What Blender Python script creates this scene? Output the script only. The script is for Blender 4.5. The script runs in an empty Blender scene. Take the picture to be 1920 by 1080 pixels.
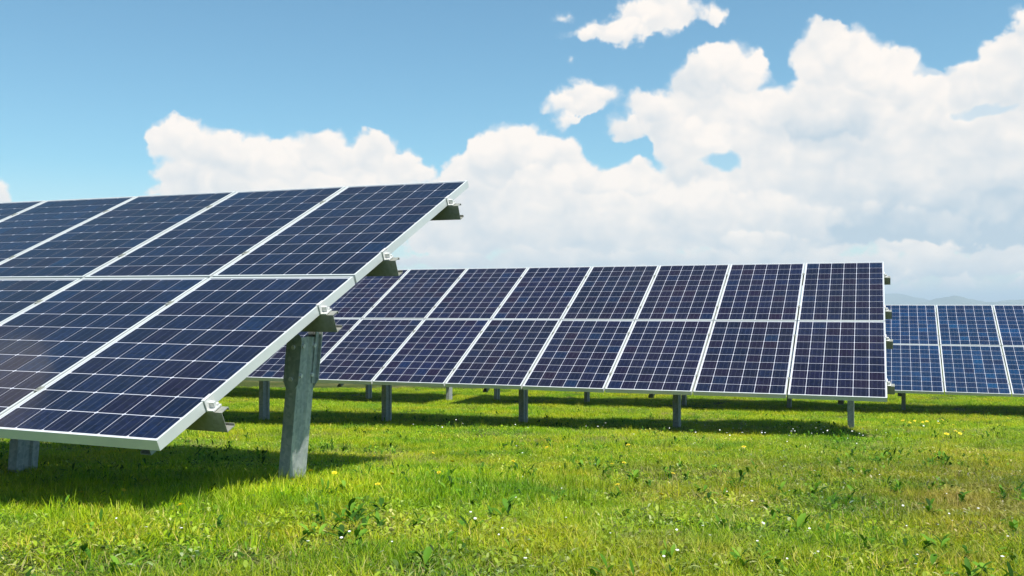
import bpy, bmesh, math, random
import numpy as np
from mathutils import Vector, Matrix
R = math.radians
random.seed(7)
rng = np.random.default_rng(11)
scene = bpy.context.scene
COL = scene.collection

# ------------------------------------------------------------------ camera
F_PX, PITCH, CAM_Z = 1771.7, R(1.0), 0.56       # focal length in pixels of the 1920 wide photograph
cam_d = bpy.data.cameras.new('camera')
cam_d.sensor_width = 36.0
cam_d.lens = 36.0 * F_PX / 1920
cam_d.clip_start = 0.05
cam_d.clip_end = 30000
cam = bpy.data.objects.new('camera', cam_d)
COL.objects.link(cam)
cam.location = (0, 0, CAM_Z)
cam.rotation_euler = (R(90) + PITCH, 0, 0)
scene.camera = cam

# ------------------------------------------------------------------ light and exposure
ROW = Vector((0.9304, -0.3665, 0))              # direction of the array rows, towards the right
PERP = Vector((0.3665, 0.9304, 0))              # up-slope, away from the camera
sun_dir = (ROW * 0.42 - PERP * 0.22 + Vector((0, 0, 1))).normalized()
SUN_EL = math.asin(sun_dir.z)
SUN_AZ = math.atan2(sun_dir.x, sun_dir.y)       # clockwise from +Y
sd = bpy.data.lights.new('sun', 'SUN')
sd.energy = 5.0
sd.angle = R(0.53)
sd.color = (1.0, 0.95, 0.87)
sun = bpy.data.objects.new('sun', sd)
COL.objects.link(sun)
sun.rotation_euler = sun_dir.to_track_quat('Z', 'Y').to_euler()
sun.location = (10, -10, 40)
vs = scene.view_settings
vs.view_transform = 'Standard'
vs.look = 'None'
vs.gamma = 1
vs.use_curve_mapping = False
vs.exposure = 0.42
scene.cycles.max_bounces = 6
scene.cycles.diffuse_bounces = 1
scene.cycles.transmission_bounces = 2
scene.cycles.volume_bounces = 0
scene.cycles.transparent_max_bounces = 8
scene.cycles.sample_clamp_indirect = 6
scene.cycles.use_denoising = True

# ------------------------------------------------------------------ sky: Nishita plus cumulus clouds placed by direction

def vnoise(x,y,seed):
    """smooth gradient noise on arrays"""
    xi=np.floor(x).astype(np.int64); yi=np.floor(y).astype(np.int64)
    fx=(x-xi).astype(np.float32); fy=(y-yi).astype(np.float32)
    u=fx*fx*fx*(fx*(fx*6-15)+10); v=fy*fy*fy*(fy*(fy*6-15)+10)
    def g(ix,iy,dx,dy):
        h=(ix*374761393+iy*668265263+seed*974634777)&0x7fffffff
        h=((h^(h>>13))*1274126177)&0x7fffffff
        a=((h^(h>>16))&0xffff).astype(np.float32)*(2*math.pi/65536)
        return np.cos(a)*dx+np.sin(a)*dy
    n00=g(xi,yi,fx,fy); n10=g(xi+1,yi,fx-1,fy); n01=g(xi,yi+1,fx,fy-1); n11=g(xi+1,yi+1,fx-1,fy-1)
    return ((n00*(1-u)+n10*u)*(1-v)+(n01*(1-u)+n11*u)*v)*1.5
def worley(x,y,seed):
    xi=np.floor(x).astype(np.int64); yi=np.floor(y).astype(np.int64)
    best=np.full(x.shape,9.,np.float32)
    for i in (-1,0,1):
        for j in (-1,0,1):
            cx=xi+i; cy=yi+j
            h=(cx*374761393+cy*668265263+seed*974634777)&0x7fffffff
            h=((h^(h>>13))*1274126177)&0x7fffffff
            rx=((h^(h>>16))&0xfff).astype(np.float32)/4096; ry=((h>>8)&0xfff).astype(np.float32)/4096
            d=(cx+rx-x)**2+(cy+ry-y)**2
            best=np.minimum(best,d)
    return 1-np.sqrt(best)
def cloud_layer(az,el,blobs,holes,seed=1,fine=True):
    """az, el in degrees; blobs: (az, el, ra, re, tone). Returns coverage and how brightly each spot is lit."""
    s=30.9
    X=(az*s).astype(np.float32); Y=(el*s).astype(np.float32)
    wx=vnoise(X/70,Y/70,seed)*13+vnoise(X/28,Y/28,seed+1)*6+(vnoise(X/11,Y/11,seed+2)*2.4 if fine else 0)
    wy=vnoise(X/70,Y/70,seed+5)*12+vnoise(X/28,Y/28,seed+6)*6+(vnoise(X/11,Y/11,seed+7)*2.4 if fine else 0)
    Xw=X+wx; Yw=Y+wy
    w1=worley(Xw/52,Yw/52,seed+11); w2=worley(Xw/23,Yw/23,seed+12)
    b=w1*11+w2*6.5
    if fine: b=b+worley(Xw/10,Yw/10,seed+13)*2.8+vnoise(X/4,Y/4,seed+14)*1.2
    b=b-8
    F=np.full(X.shape,-60.,np.float32)
    lit=np.full(X.shape,.7,np.float32)
    for (a,e,ra,re,tone) in blobs:
        x0,y0,rx,ry=a*s,e*s,ra*s,re*s
        m=(np.abs(X-x0)<rx*2+70)&(np.abs(Y-y0)<ry*2+70)
        if not m.any(): continue
        dx=(Xw[m]-x0)/rx; dy=(Yw[m]-y0)/ry
        f=(1-np.sqrt(dx*dx+dy*dy))*min(rx,ry)
        k=9.; a0=F[m]
        h=np.clip(.5+.5*(f-a0)/k,0,1)
        F[m]=a0*(1-h)+f*h+k*h*(1-h)
        cov=np.clip((f+b[m])/(4+.22*min(rx,ry)),0,1); cov=cov*cov*(3-2*cov)*.8
        li=tone*.80+.34*np.clip(dy,-1.2,1)+.12*np.clip(dx,-1,1)+(w1[m]-.55)*.30+(w2[m]-.55)*.16
        lit[m]=lit[m]*(1-cov)+li*cov
    soft=np.clip(vnoise(X/90,Y/90,seed+20)*.9+.45,0,1)
    G=F+b*np.clip(1.0-F/120,.35,1)
    wd=4+11*soft+np.clip(12-F*.2,0,14)*np.clip(vnoise(X/55,Y/40,seed+21)*1.6+.2,0,1)
    wisp=vnoise(X/16,Y/11,seed+22)*2.6+(vnoise(X/6,Y/5,seed+23)*.9 if fine else 0)
    al=np.clip((G+wisp)/wd+.22,0,1); al=al*al*(3-2*al)
    for (a,e,ra,re,w) in holes:
        x0,y0,rx,ry=a*s,e*s,ra*s,re*s
        d=((X+wx*1.3+wisp*1.5-x0)/rx)**2+((Y+wy*.8+wisp-y0)/ry)**2
        al=al*(1-w*np.clip(1.6-d,0,1))
    big=vnoise(X/170,Y/90,seed+30)*.16+vnoise(X/60,Y/34,seed+31)*.12+vnoise(X/24,Y/15,seed+32)*.05
    edge=np.exp(-np.clip(G,0,99)/9)*.14
    lit=np.clip(lit+big*1.25+edge,0,1)
    return al,lit

def px2sky(x, y):
    x = np.asarray(x, float); y = np.asarray(y, float)
    a = (x - 960) / F_PX; b = -(y - 540) / F_PX
    cy = math.cos(PITCH) - b * math.sin(PITCH); cz = math.sin(PITCH) + b * math.cos(PITCH)
    return np.degrees(np.arctan2(a, cy)), np.degrees(np.arctan2(cz, np.hypot(a, cy)))


def cloud_puff(x, y, rx, ry, tone=1.0):
    a, e = px2sky(x, y)
    return (float(a), float(e), rx / 30.9, ry / 30.9, tone)


PUFFS = [
    # low cumulus on the left
    (560, 350, 240, 48, .95), (345, 362, 55, 24, .9), (380, 330, 70, 56, .9), (322, 262, 40, 42), (366, 262, 34, 40), (415, 285, 56, 42),
    (480, 300, 60, 42), (545, 305, 56, 42), (612, 290, 54, 44), (665, 305, 46, 40), (704, 288, 36, 38), (745, 320, 46, 34), (785, 335, 30, 22),
    (-15, 372, 30, 24),
    # large cumulus on the right, darker base first
    (1500, 440, 140, 50, .8), (1860, 330, 240, 120, .75), (2050, 200, 150, 120, .9), (2150, 320, 200, 130, .8),
    (1330, 330, 90, 70, .85), (1500, 360, 120, 80, .82), (1620, 300, 160, 100, .85), (1480, 280, 140, 90, .85),
    (1800, 300, 160, 90, .85), (1930, 300, 90, 110, .8),
    (1290, 230, 80, 66, .92), (1190, 235, 42, 24, .95), (1230, 200, 50, 30, .95), (1360, 230, 90, 80, .9), (1450, 210, 60, 50, .92), (1300, 290, 66, 70, .9),
    (1310, 150, 50, 46), (1345, 128, 66, 52), (1395, 140, 38, 36), (1600, 200, 130, 90, .9), (1540, 105, 46, 60), (1590, 108, 50, 50), (1640, 130, 54, 46),
    (1690, 140, 44, 44), (1730, 190, 50, 46, .95), (1700, 250, 80, 46, .98), (1800, 230, 90, 80, .9), (1840, 155, 56, 42, .92), (1900, 130, 56, 60, .92), (1922, 62, 24, 28), (1960, 150, 90, 90, .9),
    (1740, 405, 260, 54, .0), (1500, 405, 60, 24, .15), (1900, 415, 160, 60, -.05), (1580, 400, 90, 34, .45), (1660, 430, 180, 36, .2), (1560, 235, 90, 26, .5),
    # cumulus in the middle, in front of it
    (1100, 450, 330, 40, .72), (1400, 420, 170, 60, .8), (1200, 410, 200, 70, .85), (870, 400, 100, 80, .9), (1000, 380, 190, 80, .95), (1290, 385, 70, 50, .95),
    (1200, 335, 48, 32), (1140, 340, 38, 26), (1100, 335, 44, 34), (880, 330, 46, 42), (925, 300, 58, 50), (1045, 300, 50, 48), (985, 290, 74, 60), (1010, 350, 70, 40, 1.05),
    (1700, 466, 90, 15, 1.0), (1420, 455, 90, 20, .95), (1740, 512, 150, 9, .75),
    (1000, 488, 330, 20, .5), (1350, 492, 300, 22, .45), (1750, 498, 300, 24, .5), (1900, 532, 260, 10, .8), (1480, 520, 200, 12, .75),
    # small high clouds
    (1250, 22, 60, 34), (1205, 35, 60, 34), (1150, 55, 60, 20), (1105, 60, 34, 10), (1185, 68, 30, 14, .9), (1335, 28, 22, 9, .95),
    (1100, 180, 48, 28, .95), (1050, 196, 34, 18, .95), (1140, 180, 26, 14, .95), (1068, 222, 24, 12, .9), (1045, 26, 9, 4, .9), (1077, 113, 6, 6, .9),
]
GAPS = [(*cloud_puff(1352, 303, 36, 15)[:4], .8), (*cloud_puff(1495, 405, 46, 24)[:4], .0), (*cloud_puff(1850, 208, 34, 9)[:4], .35), (*cloud_puff(1760, 130, 24, 16)[:4], .45)]


def build_world():
    w = bpy.data.worlds.new('World')
    scene.world = w
    w.use_nodes = True
    nt = w.node_tree
    nt.nodes.clear()
    N = nt.nodes.new
    L = nt.links.new
    puffs = [cloud_puff(*p) for p in PUFFS]
    # the rest of the sky: more cumulus all round, as the part in view implies
    rr = random.Random(5)
    others = []
    for k in range(10):
        a = rr.uniform(42, 318)
        e = rr.uniform(5, 34)
        sz = rr.uniform(2.5, 6) * (0.7 + e / 40)
        for j in range(9):
            t = rr.uniform(-1, 1)
            others.append((a + t * sz * 1.5, e + rr.uniform(-.1, .4) * sz * (1 - abs(t)), sz * rr.uniform(.35, .7), sz * rr.uniform(.25, .45), rr.uniform(.85, 1)))

    def make(name, a0, a1, e0, e1, ppd, blobs, gaps, fine):
        W = int((a1 - a0) * ppd); H = int((e1 - e0) * ppd)
        az = (a0 + (np.arange(W) + .5) / ppd).astype(np.float32)
        el = (e0 + (np.arange(H) + .5) / ppd).astype(np.float32)
        AZ, EL = np.meshgrid(az, el)
        al, lit = cloud_layer(AZ, EL, blobs, gaps, 1, fine)
        t = lit[..., None]
        warm = np.array([1.03, .955, .885], np.float32)
        grey = np.array([.52, .63, .72], np.float32)
        c = grey * (1 - t) + warm * t
        img = bpy.data.images.new(name, W, H, alpha=True, float_buffer=True)
        img.colorspace_settings.name = 'Non-Color'
        px = np.empty((H, W, 4), np.float32)
        px[..., :3] = c
        px[..., 3] = al
        img.alpha_mode = 'CHANNEL_PACKED'
        img.pixels.foreach_set(px.ravel())
        img.update()
        img.pack()
        return img
    front = make('cloud_cover_front', -36, 36, -2, 24, 22, puffs, GAPS, True)
    rest = make('cloud_cover_all', 0, 360, -2, 90, 7, others, [], False)

    tc = N('ShaderNodeTexCoord')
    sep = N('ShaderNodeSeparateXYZ'); L(tc.outputs['Generated'], sep.inputs[0])

    def mth(op, a, b=None, clamp=False):
        n = N('ShaderNodeMath'); n.operation = op; n.use_clamp = clamp
        for i, v in enumerate((a, b)):
            if v is None: continue
            if isinstance(v, (int, float)): n.inputs[i].default_value = v
            else: L(v, n.inputs[i])
        return n.outputs[0]
    azr = mth('ARCTAN2', sep.outputs[0], sep.outputs[1])
    azd = mth('MULTIPLY', azr, 180 / math.pi)
    eld = mth('MULTIPLY', mth('ARCSINE', sep.outputs[2]), 180 / math.pi)

    def lookup(img, a0, a1, e0, e1, azin):
        u = mth('DIVIDE', mth('SUBTRACT', azin, a0), a1 - a0)
        v = mth('DIVIDE', mth('SUBTRACT', eld, e0), e1 - e0)
        cx = N('ShaderNodeCombineXYZ'); L(u, cx.inputs[0]); L(v, cx.inputs[1])
        t = N('ShaderNodeTexImage'); t.image = img; t.extension = 'CLIP'; t.interpolation = 'Cubic'
        L(cx.outputs[0], t.inputs[0])
        return t
    tf = lookup(front, -36, 36, -2, 24, azd)
    az360 = mth('FLOORED_MODULO' if False else 'WRAP', azd)
    wn = az360.node; wn.inputs[1].default_value = 360; wn.inputs[2].default_value = 0
    ta = lookup(rest, 0, 360, -2, 90, az360)
    alpha = mth('MAXIMUM', tf.outputs['Alpha'], ta.outputs['Alpha'])
    mc = N('ShaderNodeMixRGB'); L(tf.outputs['Alpha'], mc.inputs[0]); L(ta.outputs['Color'], mc.inputs[1]); L(tf.outputs['Color'], mc.inputs[2])
    # thin milky veil of distant cloud low over the horizon
    veil = mth('MULTIPLY', mth('POWER', mth('SUBTRACT', 1.0, mth('DIVIDE', mth('ABSOLUTE', eld), 8.0), True), 1.3), VEIL)
    mv = N('ShaderNodeMixRGB'); L(alpha, mv.inputs[0]); mv.inputs[1].default_value = (.72, .81, .87, 1); L(mc.outputs[0], mv.inputs[2])
    atot = mth('MAXIMUM', mth('MULTIPLY', alpha, .97), veil)
    sky = N('ShaderNodeTexSky'); sky.sky_type = 'NISHITA'; sky.sun_disc = False
    sky.sun_elevation = SUN_EL; sky.sun_rotation = SUN_AZ
    sky.air_density = 1.0; sky.dust_density = 0.5; sky.ozone_density = 8
    tn = N('ShaderNodeMixRGB'); tn.blend_type = 'MULTIPLY'; tn.inputs[0].default_value = 1; L(sky.outputs[0], tn.inputs[1]); tn.inputs[2].default_value = (.97, 1.17, .97, 1)
    b1 = N('ShaderNodeBackground'); L(tn.outputs[0], b1.inputs[0]); b1.inputs[1].default_value = SKY
    b2 = N('ShaderNodeBackground'); L(mv.outputs[0], b2.inputs[0]); b2.inputs[1].default_value = CLOUD
    mx = N('ShaderNodeMixShader'); L(atot, mx.inputs[0]); L(b1.outputs[0], mx.inputs[1]); L(b2.outputs[0], mx.inputs[2])
    out = N('ShaderNodeOutputWorld'); L(mx.outputs[0], out.inputs[0])
    w.cycles.sampling_method = 'MANUAL'
    w.cycles.sample_map_resolution = 1024


SKY, CLOUD, VEIL = 0.116, 0.79, 0.88
build_world()

# ------------------------------------------------------------------ helpers
def tag(o, label=None, cat=None, group=None, kind=None):
    if label: o['label'] = label
    if cat: o['category'] = cat
    if group: o['group'] = group
    if kind: o['kind'] = kind
    return o


def empty(name, M=None):
    o = bpy.data.objects.new(name, None)
    o.empty_display_size = .2
    COL.objects.link(o)
    if M is not None: o.matrix_world = M
    return o


def link_mesh(name, me, parent=None, M=None, mat=None):
    o = bpy.data.objects.new(name, me)
    COL.objects.link(o)
    if mat is not None and not me.materials: me.materials.append(mat)
    if parent is not None: o.parent = parent
    if M is not None: o.matrix_local = M
    return o


class MB:
    """collects boxes, extrusions and quads for one mesh"""
    def __init__(self): self.v = []; self.f = []; self.mi = []

    def box(self, x0, x1, y0, y1, z0, z1, m=0):
        n = len(self.v)
        self.v += [(x, y, z) for z in (z0, z1) for y in (y0, y1) for x in (x0, x1)]
        for q in ((0, 2, 3, 1), (4, 5, 7, 6), (0, 1, 5, 4), (2, 6, 7, 3), (0, 4, 6, 2), (1, 3, 7, 5)):
            self.f.append([n + i for i in q]); self.mi.append(m)

    def extrude(self, prof, axis, a0, a1, m=0, cuts=1):
        """closed outline prof (2D) extruded along axis 0/1/2 from a0 to a1"""
        k = len(prof); n = len(self.v)
        for c in range(cuts + 1):
            a = a0 + (a1 - a0) * c / cuts
            for p, q in prof:
                self.v.append({0: (a, p, q), 1: (p, a, q), 2: (p, q, a)}[axis])
        for c in range(cuts):
            for i in range(k):
                j = (i + 1) % k; o = n + c * k
                self.f.append([o + i, o + j, o + k + j, o + k + i]); self.mi.append(m)
        self.f.append([n + i for i in range(k)][::-1]); self.f.append([n + cuts * k + i for i in range(k)]); self.mi += [m, m]

    def mesh(self, name, mats=()):
        me = bpy.data.meshes.new(name)
        me.from_pydata(self.v, [], self.f)
        for m in mats: me.materials.append(m)
        if any(self.mi): me.polygons.foreach_set('material_index', self.mi)
        bm = bmesh.new(); bm.from_mesh(me); bmesh.ops.recalc_face_normals(bm, faces=bm.faces); bm.to_mesh(me); bm.free()
        return me


def channel(pts, t):
    """outline of a thin folded sheet following the polyline pts with thickness t"""
    P = [Vector(p) for p in pts]
    nrm = []
    for i in range(len(P)):
        if i == 0: d = (P[1] - P[0]).normalized(); n = Vector((-d.y, d.x))
        elif i == len(P) - 1: d = (P[-1] - P[-2]).normalized(); n = Vector((-d.y, d.x))
        else:
            d0 = (P[i] - P[i - 1]).normalized(); d1 = (P[i + 1] - P[i]).normalized()
            n0 = Vector((-d0.y, d0.x)); n1 = Vector((-d1.y, d1.x))
            b = (n0 + n1); n = b / max(.3, b.dot(n0))
        nrm.append(n)
    return [tuple(p) for p in P] + [tuple(p + n * t) for p, n in zip(P[::-1], nrm[::-1])]


class NT:
    """tiny node builder for materials"""
    def __init__(self, name):
        self.m = bpy.data.materials.new(name); self.m.use_nodes = True
        self.t = self.m.node_tree
        self.b = self.t.nodes['Principled BSDF']; self.out = self.t.nodes['Material Output']

    def n(self, kind, **kw):
        x = self.t.nodes.new('ShaderNode' + kind)
        for k, v in kw.items():
            if k.startswith('i_'):
                x.inputs[k[2:].replace('_', ' ')].default_value = v
            else: setattr(x, k, v)
        return x

    def l(self, a, b): self.t.links.new(a, b)

    def noise(self, scale, detail=4, rough=.55, vec=None):
        x = self.n('TexNoise'); x.inputs['Scale'].default_value = scale; x.inputs['Detail'].default_value = detail; x.inputs['Roughness'].default_value = rough
        if vec is not None: self.l(vec, x.inputs['Vector'])
        return x.outputs['Fac']

    def ramp(self, fac, stops):
        x = self.n('ValToRGB'); e = x.color_ramp.elements
        while len(e) < len(stops): e.new(.5)
        for el, (p, c) in zip(e, stops): el.position = p; el.color = (*c, 1) if len(c) == 3 else c
        self.l(fac, x.inputs[0]); return x.outputs[0]

    def mix(self, fac, a, b, mode='MIX'):
        x = self.n('MixRGB', blend_type=mode)
        for i, v in enumerate((fac, a, b)):
            if isinstance(v, (int, float)): x.inputs[i].default_value = v
            elif isinstance(v, tuple): x.inputs[i].default_value = (*v, 1)
            else: self.l(v, x.inputs[i])
        return x.outputs[0]

    def math(self, op, a, b=0.0, clamp=False):
        x = self.n('Math', operation=op, use_clamp=clamp)
        for i, v in enumerate((a, b)):
            if isinstance(v, (int, float)): x.inputs[i].default_value = v
            else: self.l(v, x.inputs[i])
        return x.outputs[0]

    def bump(self, h, strength=.2, dist=.01):
        x = self.n('Bump'); x.inputs['Strength'].default_value = strength; x.inputs['Distance'].default_value = dist
        self.l(h, x.inputs['Height']); self.l(x.outputs[0], self.b.inputs['Normal'])

    def set(self, **kw):
        for k, v in kw.items(): self.b.inputs[k.replace('_', ' ')].default_value = v
        return self


# ------------------------------------------------------------------ materials
def mat_frame():
    k = NT('anodised_aluminium'); oc = k.n('TexCoord').outputs['Object']
    f = k.noise(3, 5, .6, oc)
    k.l(k.ramp(f, [(.3, (.58, .61, .60)), (.7, (.70, .72, .70))]), k.b.inputs['Base Color'])
    k.set(Metallic=.15, Roughness=.42)
    f2 = k.noise(60, 3, .6, oc); k.bump(f2, .06, .001)
    return k.m


def mat_back():
    k = NT('white_backsheet'); k.set(Base_Color=(.52, .53, .60, 1), Roughness=.5, Coat_Weight=1.0, Coat_Roughness=.08, Coat_IOR=1.14); return k.m


def mat_under():
    k = NT('shade_darkened_underside'); k.set(Base_Color=(.07, .07, .072, 1), Roughness=.6); return k.m  # rear of the white backsheet, colour darkened to deepen shade under the arrays


def mat_cell():
    k = NT('polycrystalline_silicon')
    uv = k.n('UVMap', uv_map='cell'); at = k.n('Attribute', attribute_name='rnd'); oi = k.n('ObjectInfo')
    r = k.math('FRACT', k.math('ADD', k.math('MULTIPLY', at.outputs['Fac'], 7.13), oi.outputs['Random']))
    hue = k.ramp(r, [(0.0, (.007, .018, .060)), (.22, (.008, .014, .048)), (.42, (.010, .026, .085)), (.60, (.014, .013, .047)), (.78, (.009, .020, .066)), (.9, (.017, .012, .043)), (1.0, (.006, .034, .105))])
    # crystal grains and the drawn-out streaks of the wafer
    wn = k.n('CombineXYZ'); k.l(k.math('MULTIPLY', r, 91.0), wn.inputs[2])
    va = k.n('VectorMath', operation='ADD'); k.l(uv.outputs[0], va.inputs[0]); k.l(wn.outputs[0], va.inputs[1])
    vo = k.n('TexVoronoi', feature='F1'); vo.inputs['Scale'].default_value = 9; k.l(va.outputs[0], vo.inputs['Vector'])
    mp = k.n('Mapping'); mp.inputs['Scale'].default_value = (22, 2.0, 1); k.l(va.outputs[0], mp.inputs[0])
    st = k.noise(1.6, 3, .6, mp.outputs[0])
    g = k.n('SeparateColor'); k.l(vo.outputs['Color'], g.inputs[0])
    br = k.math('ADD', k.math('MULTIPLY', g.outputs[0], .55), k.math('MULTIPLY', st, .9))
    br = k.math('MULTIPLY', k.math('ADD', br, .05), .62)
    cmul = k.n('VectorMath', operation='SCALE'); k.l(hue, cmul.inputs[0]); k.l(br, cmul.inputs['Scale'])
    tint = k.mix(1.0, cmul.outputs[0], oi.outputs['Color'], 'MULTIPLY')
    # three busbars along the slope
    sx = k.n('SeparateXYZ'); k.l(uv.outputs[0], sx.inputs[0])
    fr = k.math('FRACT', k.math('MULTIPLY', sx.outputs[0], 3.0))
    d = k.math('ABSOLUTE', k.math('SUBTRACT', fr, .5))
    bus = k.math('LESS_THAN', d, .016)
    col = k.mix(k.math('MULTIPLY', bus, .28), tint, (.32, .34, .40))
    wp = k.n('NewGeometry').outputs['Position']
    dust = k.ramp(k.math('ADD', k.math('MULTIPLY', k.noise(1.3, 5, .65, wp), .6), k.math('MULTIPLY', k.noise(14, 4, .7, wp), .4)), [(.42, (0, 0, 0)), (.78, (.045, .045, .045))])
    col = k.mix(dust, col, (.20, .19, .17))
    k.l(col, k.b.inputs['Base Color'])
    k.set(Roughness=.45, Coat_Weight=1.0, Coat_Roughness=.06, Coat_IOR=1.14)
    k.b.inputs['Specular IOR Level'].default_value = .1
    return k.m


def mat_zinc(name, lo, hi, rough=.5, metal=.55):
    k = NT(name); oc = k.n('TexCoord').outputs['Object']
    vo = k.n('TexVoronoi', feature='F1'); vo.inputs['Scale'].default_value = 55; k.l(oc, vo.inputs['Vector'])
    g = k.n('SeparateColor'); k.l(vo.outputs['Color'], g.inputs[0])
    mp = k.n('Mapping'); mp.inputs['Scale'].default_value = (9, 9, 1.2); k.l(oc, mp.inputs[0])
    f = k.math('ADD', k.math('MULTIPLY', g.outputs[0], .3), k.math('MULTIPLY', k.noise(1.5, 5, .65, mp.outputs[0]), .8))
    k.l(k.ramp(f, [(.3, lo), (.8, hi)]), k.b.inputs['Base Color'])
    k.set(Metallic=metal, Roughness=rough)
    k.bump(k.noise(40, 3, .6, oc), .08, .002)
    return k.m


M_FRAME, M_BACK, M_UNDER, M_CELL = mat_frame(), mat_back(), mat_under(), mat_cell()
M_POST = mat_zinc('galvanised_steel', (.25, .30, .305), (.52, .55, .53), .5, .2)
M_RAIL = mat_zinc('galvanised_rail', (.24, .25, .21), (.36, .36, .32), .5, .3)
M_CLAMP = mat_zinc('cast_aluminium_clamp', (.62, .62, .60), (.78, .77, .74), .45, .2)

# ------------------------------------------------------------------ ground
def gz(x, y):
    """height of the field: it falls away from the camera and levels out"""
    yy = [-60, -5, 0, 5.35, 9.5, 11.2, 13, 15.7, 20, 24, 32, 60, 120]
    zz = [.9, -.15, -.56, -1.03, -1.36, -1.49, -1.665, -1.87, -2.09, -2.25, -2.5, -3.1, -3.3]
    z = np.interp(y, yy, zz) + CAM_Z
    return z + .018 * np.sin(x * 1.3 + y * .7) + .012 * np.sin(x * 2.9 - y * 2.1 + 1) + .02 * np.sin(x * .31 + 2) * np.cos(y * .4)


def gzs(x, y):
    return (gz(x, y - .6) + gz(x, y) + gz(x, y + .6)) / 3


def build_ground():
    def axis(lo, hi, fine_lo, fine_hi, step, grow):
        a = list(np.arange(fine_lo, fine_hi + 1e-6, step)); s = step; p = a[-1]
        while p < hi: s *= grow; p += s; a.append(min(p, hi))
        s = step; p = a[0]; b = []
        while p > lo: s *= grow; p -= s; b.append(max(p, lo))
        return np.array(b[::-1] + a)
    xs = axis(-6500, 6500, -9, 10, .14, 1.16); ys = axis(-3000, 8000, 0, 24, .14, 1.16)
    X, Y = np.meshgrid(xs, ys); Z = gzs(X, Y)
    nx, ny = len(xs), len(ys)
    v = np.stack([X, Y, Z], -1).reshape(-1, 3)
    i = np.arange(nx * ny).reshape(ny, nx)
    f = np.stack([i[:-1, :-1], i[:-1, 1:], i[1:, 1:], i[1:, :-1]], -1).reshape(-1, 4)
    me = bpy.data.meshes.new('ground'); me.from_pydata(v.tolist(), [], f.tolist())
    me.polygons.foreach_set('use_smooth', [True] * len(f))
    k = NT('meadow_soil'); geo = k.n('NewGeometry').outputs['Position']
    n1 = k.noise(.55, 5, .6, geo); n2 = k.noise(6, 6, .7, geo); n3 = k.noise(45, 5, .7, geo)
    c = k.ramp(k.math('ADD', k.math('MULTIPLY', n2, .5), k.math('MULTIPLY', n3, .5)), [(.3, (.020, .028, .006)), (.5, (.05, .07, .011)), (.66, (.10, .11, .024)), (.8, (.15, .12, .05))])
    dry = k.ramp(n1, [(.5, (0, 0, 0)), (.72, (1, 1, 1))])
    c = k.mix(k.math('MULTIPLY', dry, .5), c, (.22, .18, .085))
    k.l(c, k.b.inputs['Base Color']); k.set(Roughness=.95); k.b.inputs['Specular IOR Level'].default_value = .1
    k.bump(k.math('ADD', n3, n2), .8, .03)
    o = link_mesh('ground', me, mat=k.m)
    tag(o, 'wide meadow ground falling gently away under the solar arrays', kind='structure')


build_ground()


def build_hills():
    """blue ridges on the horizon, beyond the right end of the arrays"""
    k = NT('forested_hill'); geo = k.n('NewGeometry').outputs['Position']
    f = k.noise(.004, 6, .6, geo)
    k.l(k.ramp(f, [(.35, (.045, .07, .03)), (.65, (.11, .13, .06))]), k.b.inputs['Base Color']); k.set(Roughness=1.0)

    def ridge(name, label, dist, pts, seed, depth=700, base=-3.2):
        # pts: (azimuth in degrees, height above the camera level seen as an angle in degrees)
        A = np.linspace(pts[0][0], pts[-1][0], 240)
        Hh = np.interp(A, [p[0] for p in pts], [p[1] for p in pts])
        ker = np.hanning(9); ker /= ker.sum(); Hh = np.convolve(np.pad(Hh, 4, 'edge'), ker, 'valid')
        Hh = Hh + .018 * np.sin(A * 5.1 + seed) + .012 * np.sin(A * 13.7 + seed * 2) + .006 * np.sin(A * 37 + seed)
        top = np.tan(np.radians(np.maximum(Hh, 0))) * dist
        rows = [(-1.0, 0), (-.6, .34), (-.3, .75), (0, 1), (.35, .72), (.7, .3), (1, 0)]
        v = []; fc = []
        for t, h in rows:
            for a, tp in zip(A, top):
                d = dist + t * depth * .5 + 60 * math.sin(a * 3 + t * 4)
                v.append((d * math.sin(R(a)), d * math.cos(R(a)), base - 2 + CAM_Z + (tp - base) * h + 4 * h * (1 - h) * math.sin(a * 9 + t * 5)))
        n = len(A)
        for r in range(len(rows) - 1):
            for i in range(n - 1): fc.append((r * n + i, r * n + i + 1, (r + 1) * n + i + 1, (r + 1) * n + i))
        me = bpy.data.meshes.new(name); me.from_pydata(v, [], fc); me.polygons.foreach_set('use_smooth', [True] * len(fc))
        o = link_mesh(name, me, mat=k.m); tag(o, label, kind='structure')
    az = lambda x: float(px2sky(x, 560)[0])
    an = lambda y: (571 - y) / F_PX * 57.3
    ridge('hills', 'pale blue distant hills low on the horizon beside the far array', 4300,
          [(-33, .25), (-20, .5), (-8, .3), (4, .5), (15, .45), (az(1600), an(549)), (az(1665), an(550)), (az(1700), an(553)), (az(1745), an(564)), (az(1790), an(568)), (az(1850), an(569)), (30, .1), (38, .3)], 1)
    ridge('hills', 'long low blue ridge on the horizon with a rounded hump', 3500,
          [(az(1690), -.1), (az(1730), an(566)), (az(1765), an(558)), (az(1792), an(555)), (az(1815), an(559)), (az(1845), an(566)), (az(1870), an(565)), (az(1900), an(562)), (az(1960), an(560)), (34, .2), (40, -.1)], 5)


build_hills()

# ------------------------------------------------------------------ solar arrays
PW, PL, PG, PT = 0.99, 1.68, 0.02, 0.05
PITCH_X = PW + PG
ALEN = 2 * PL + PG
LIP = 0.011


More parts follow.
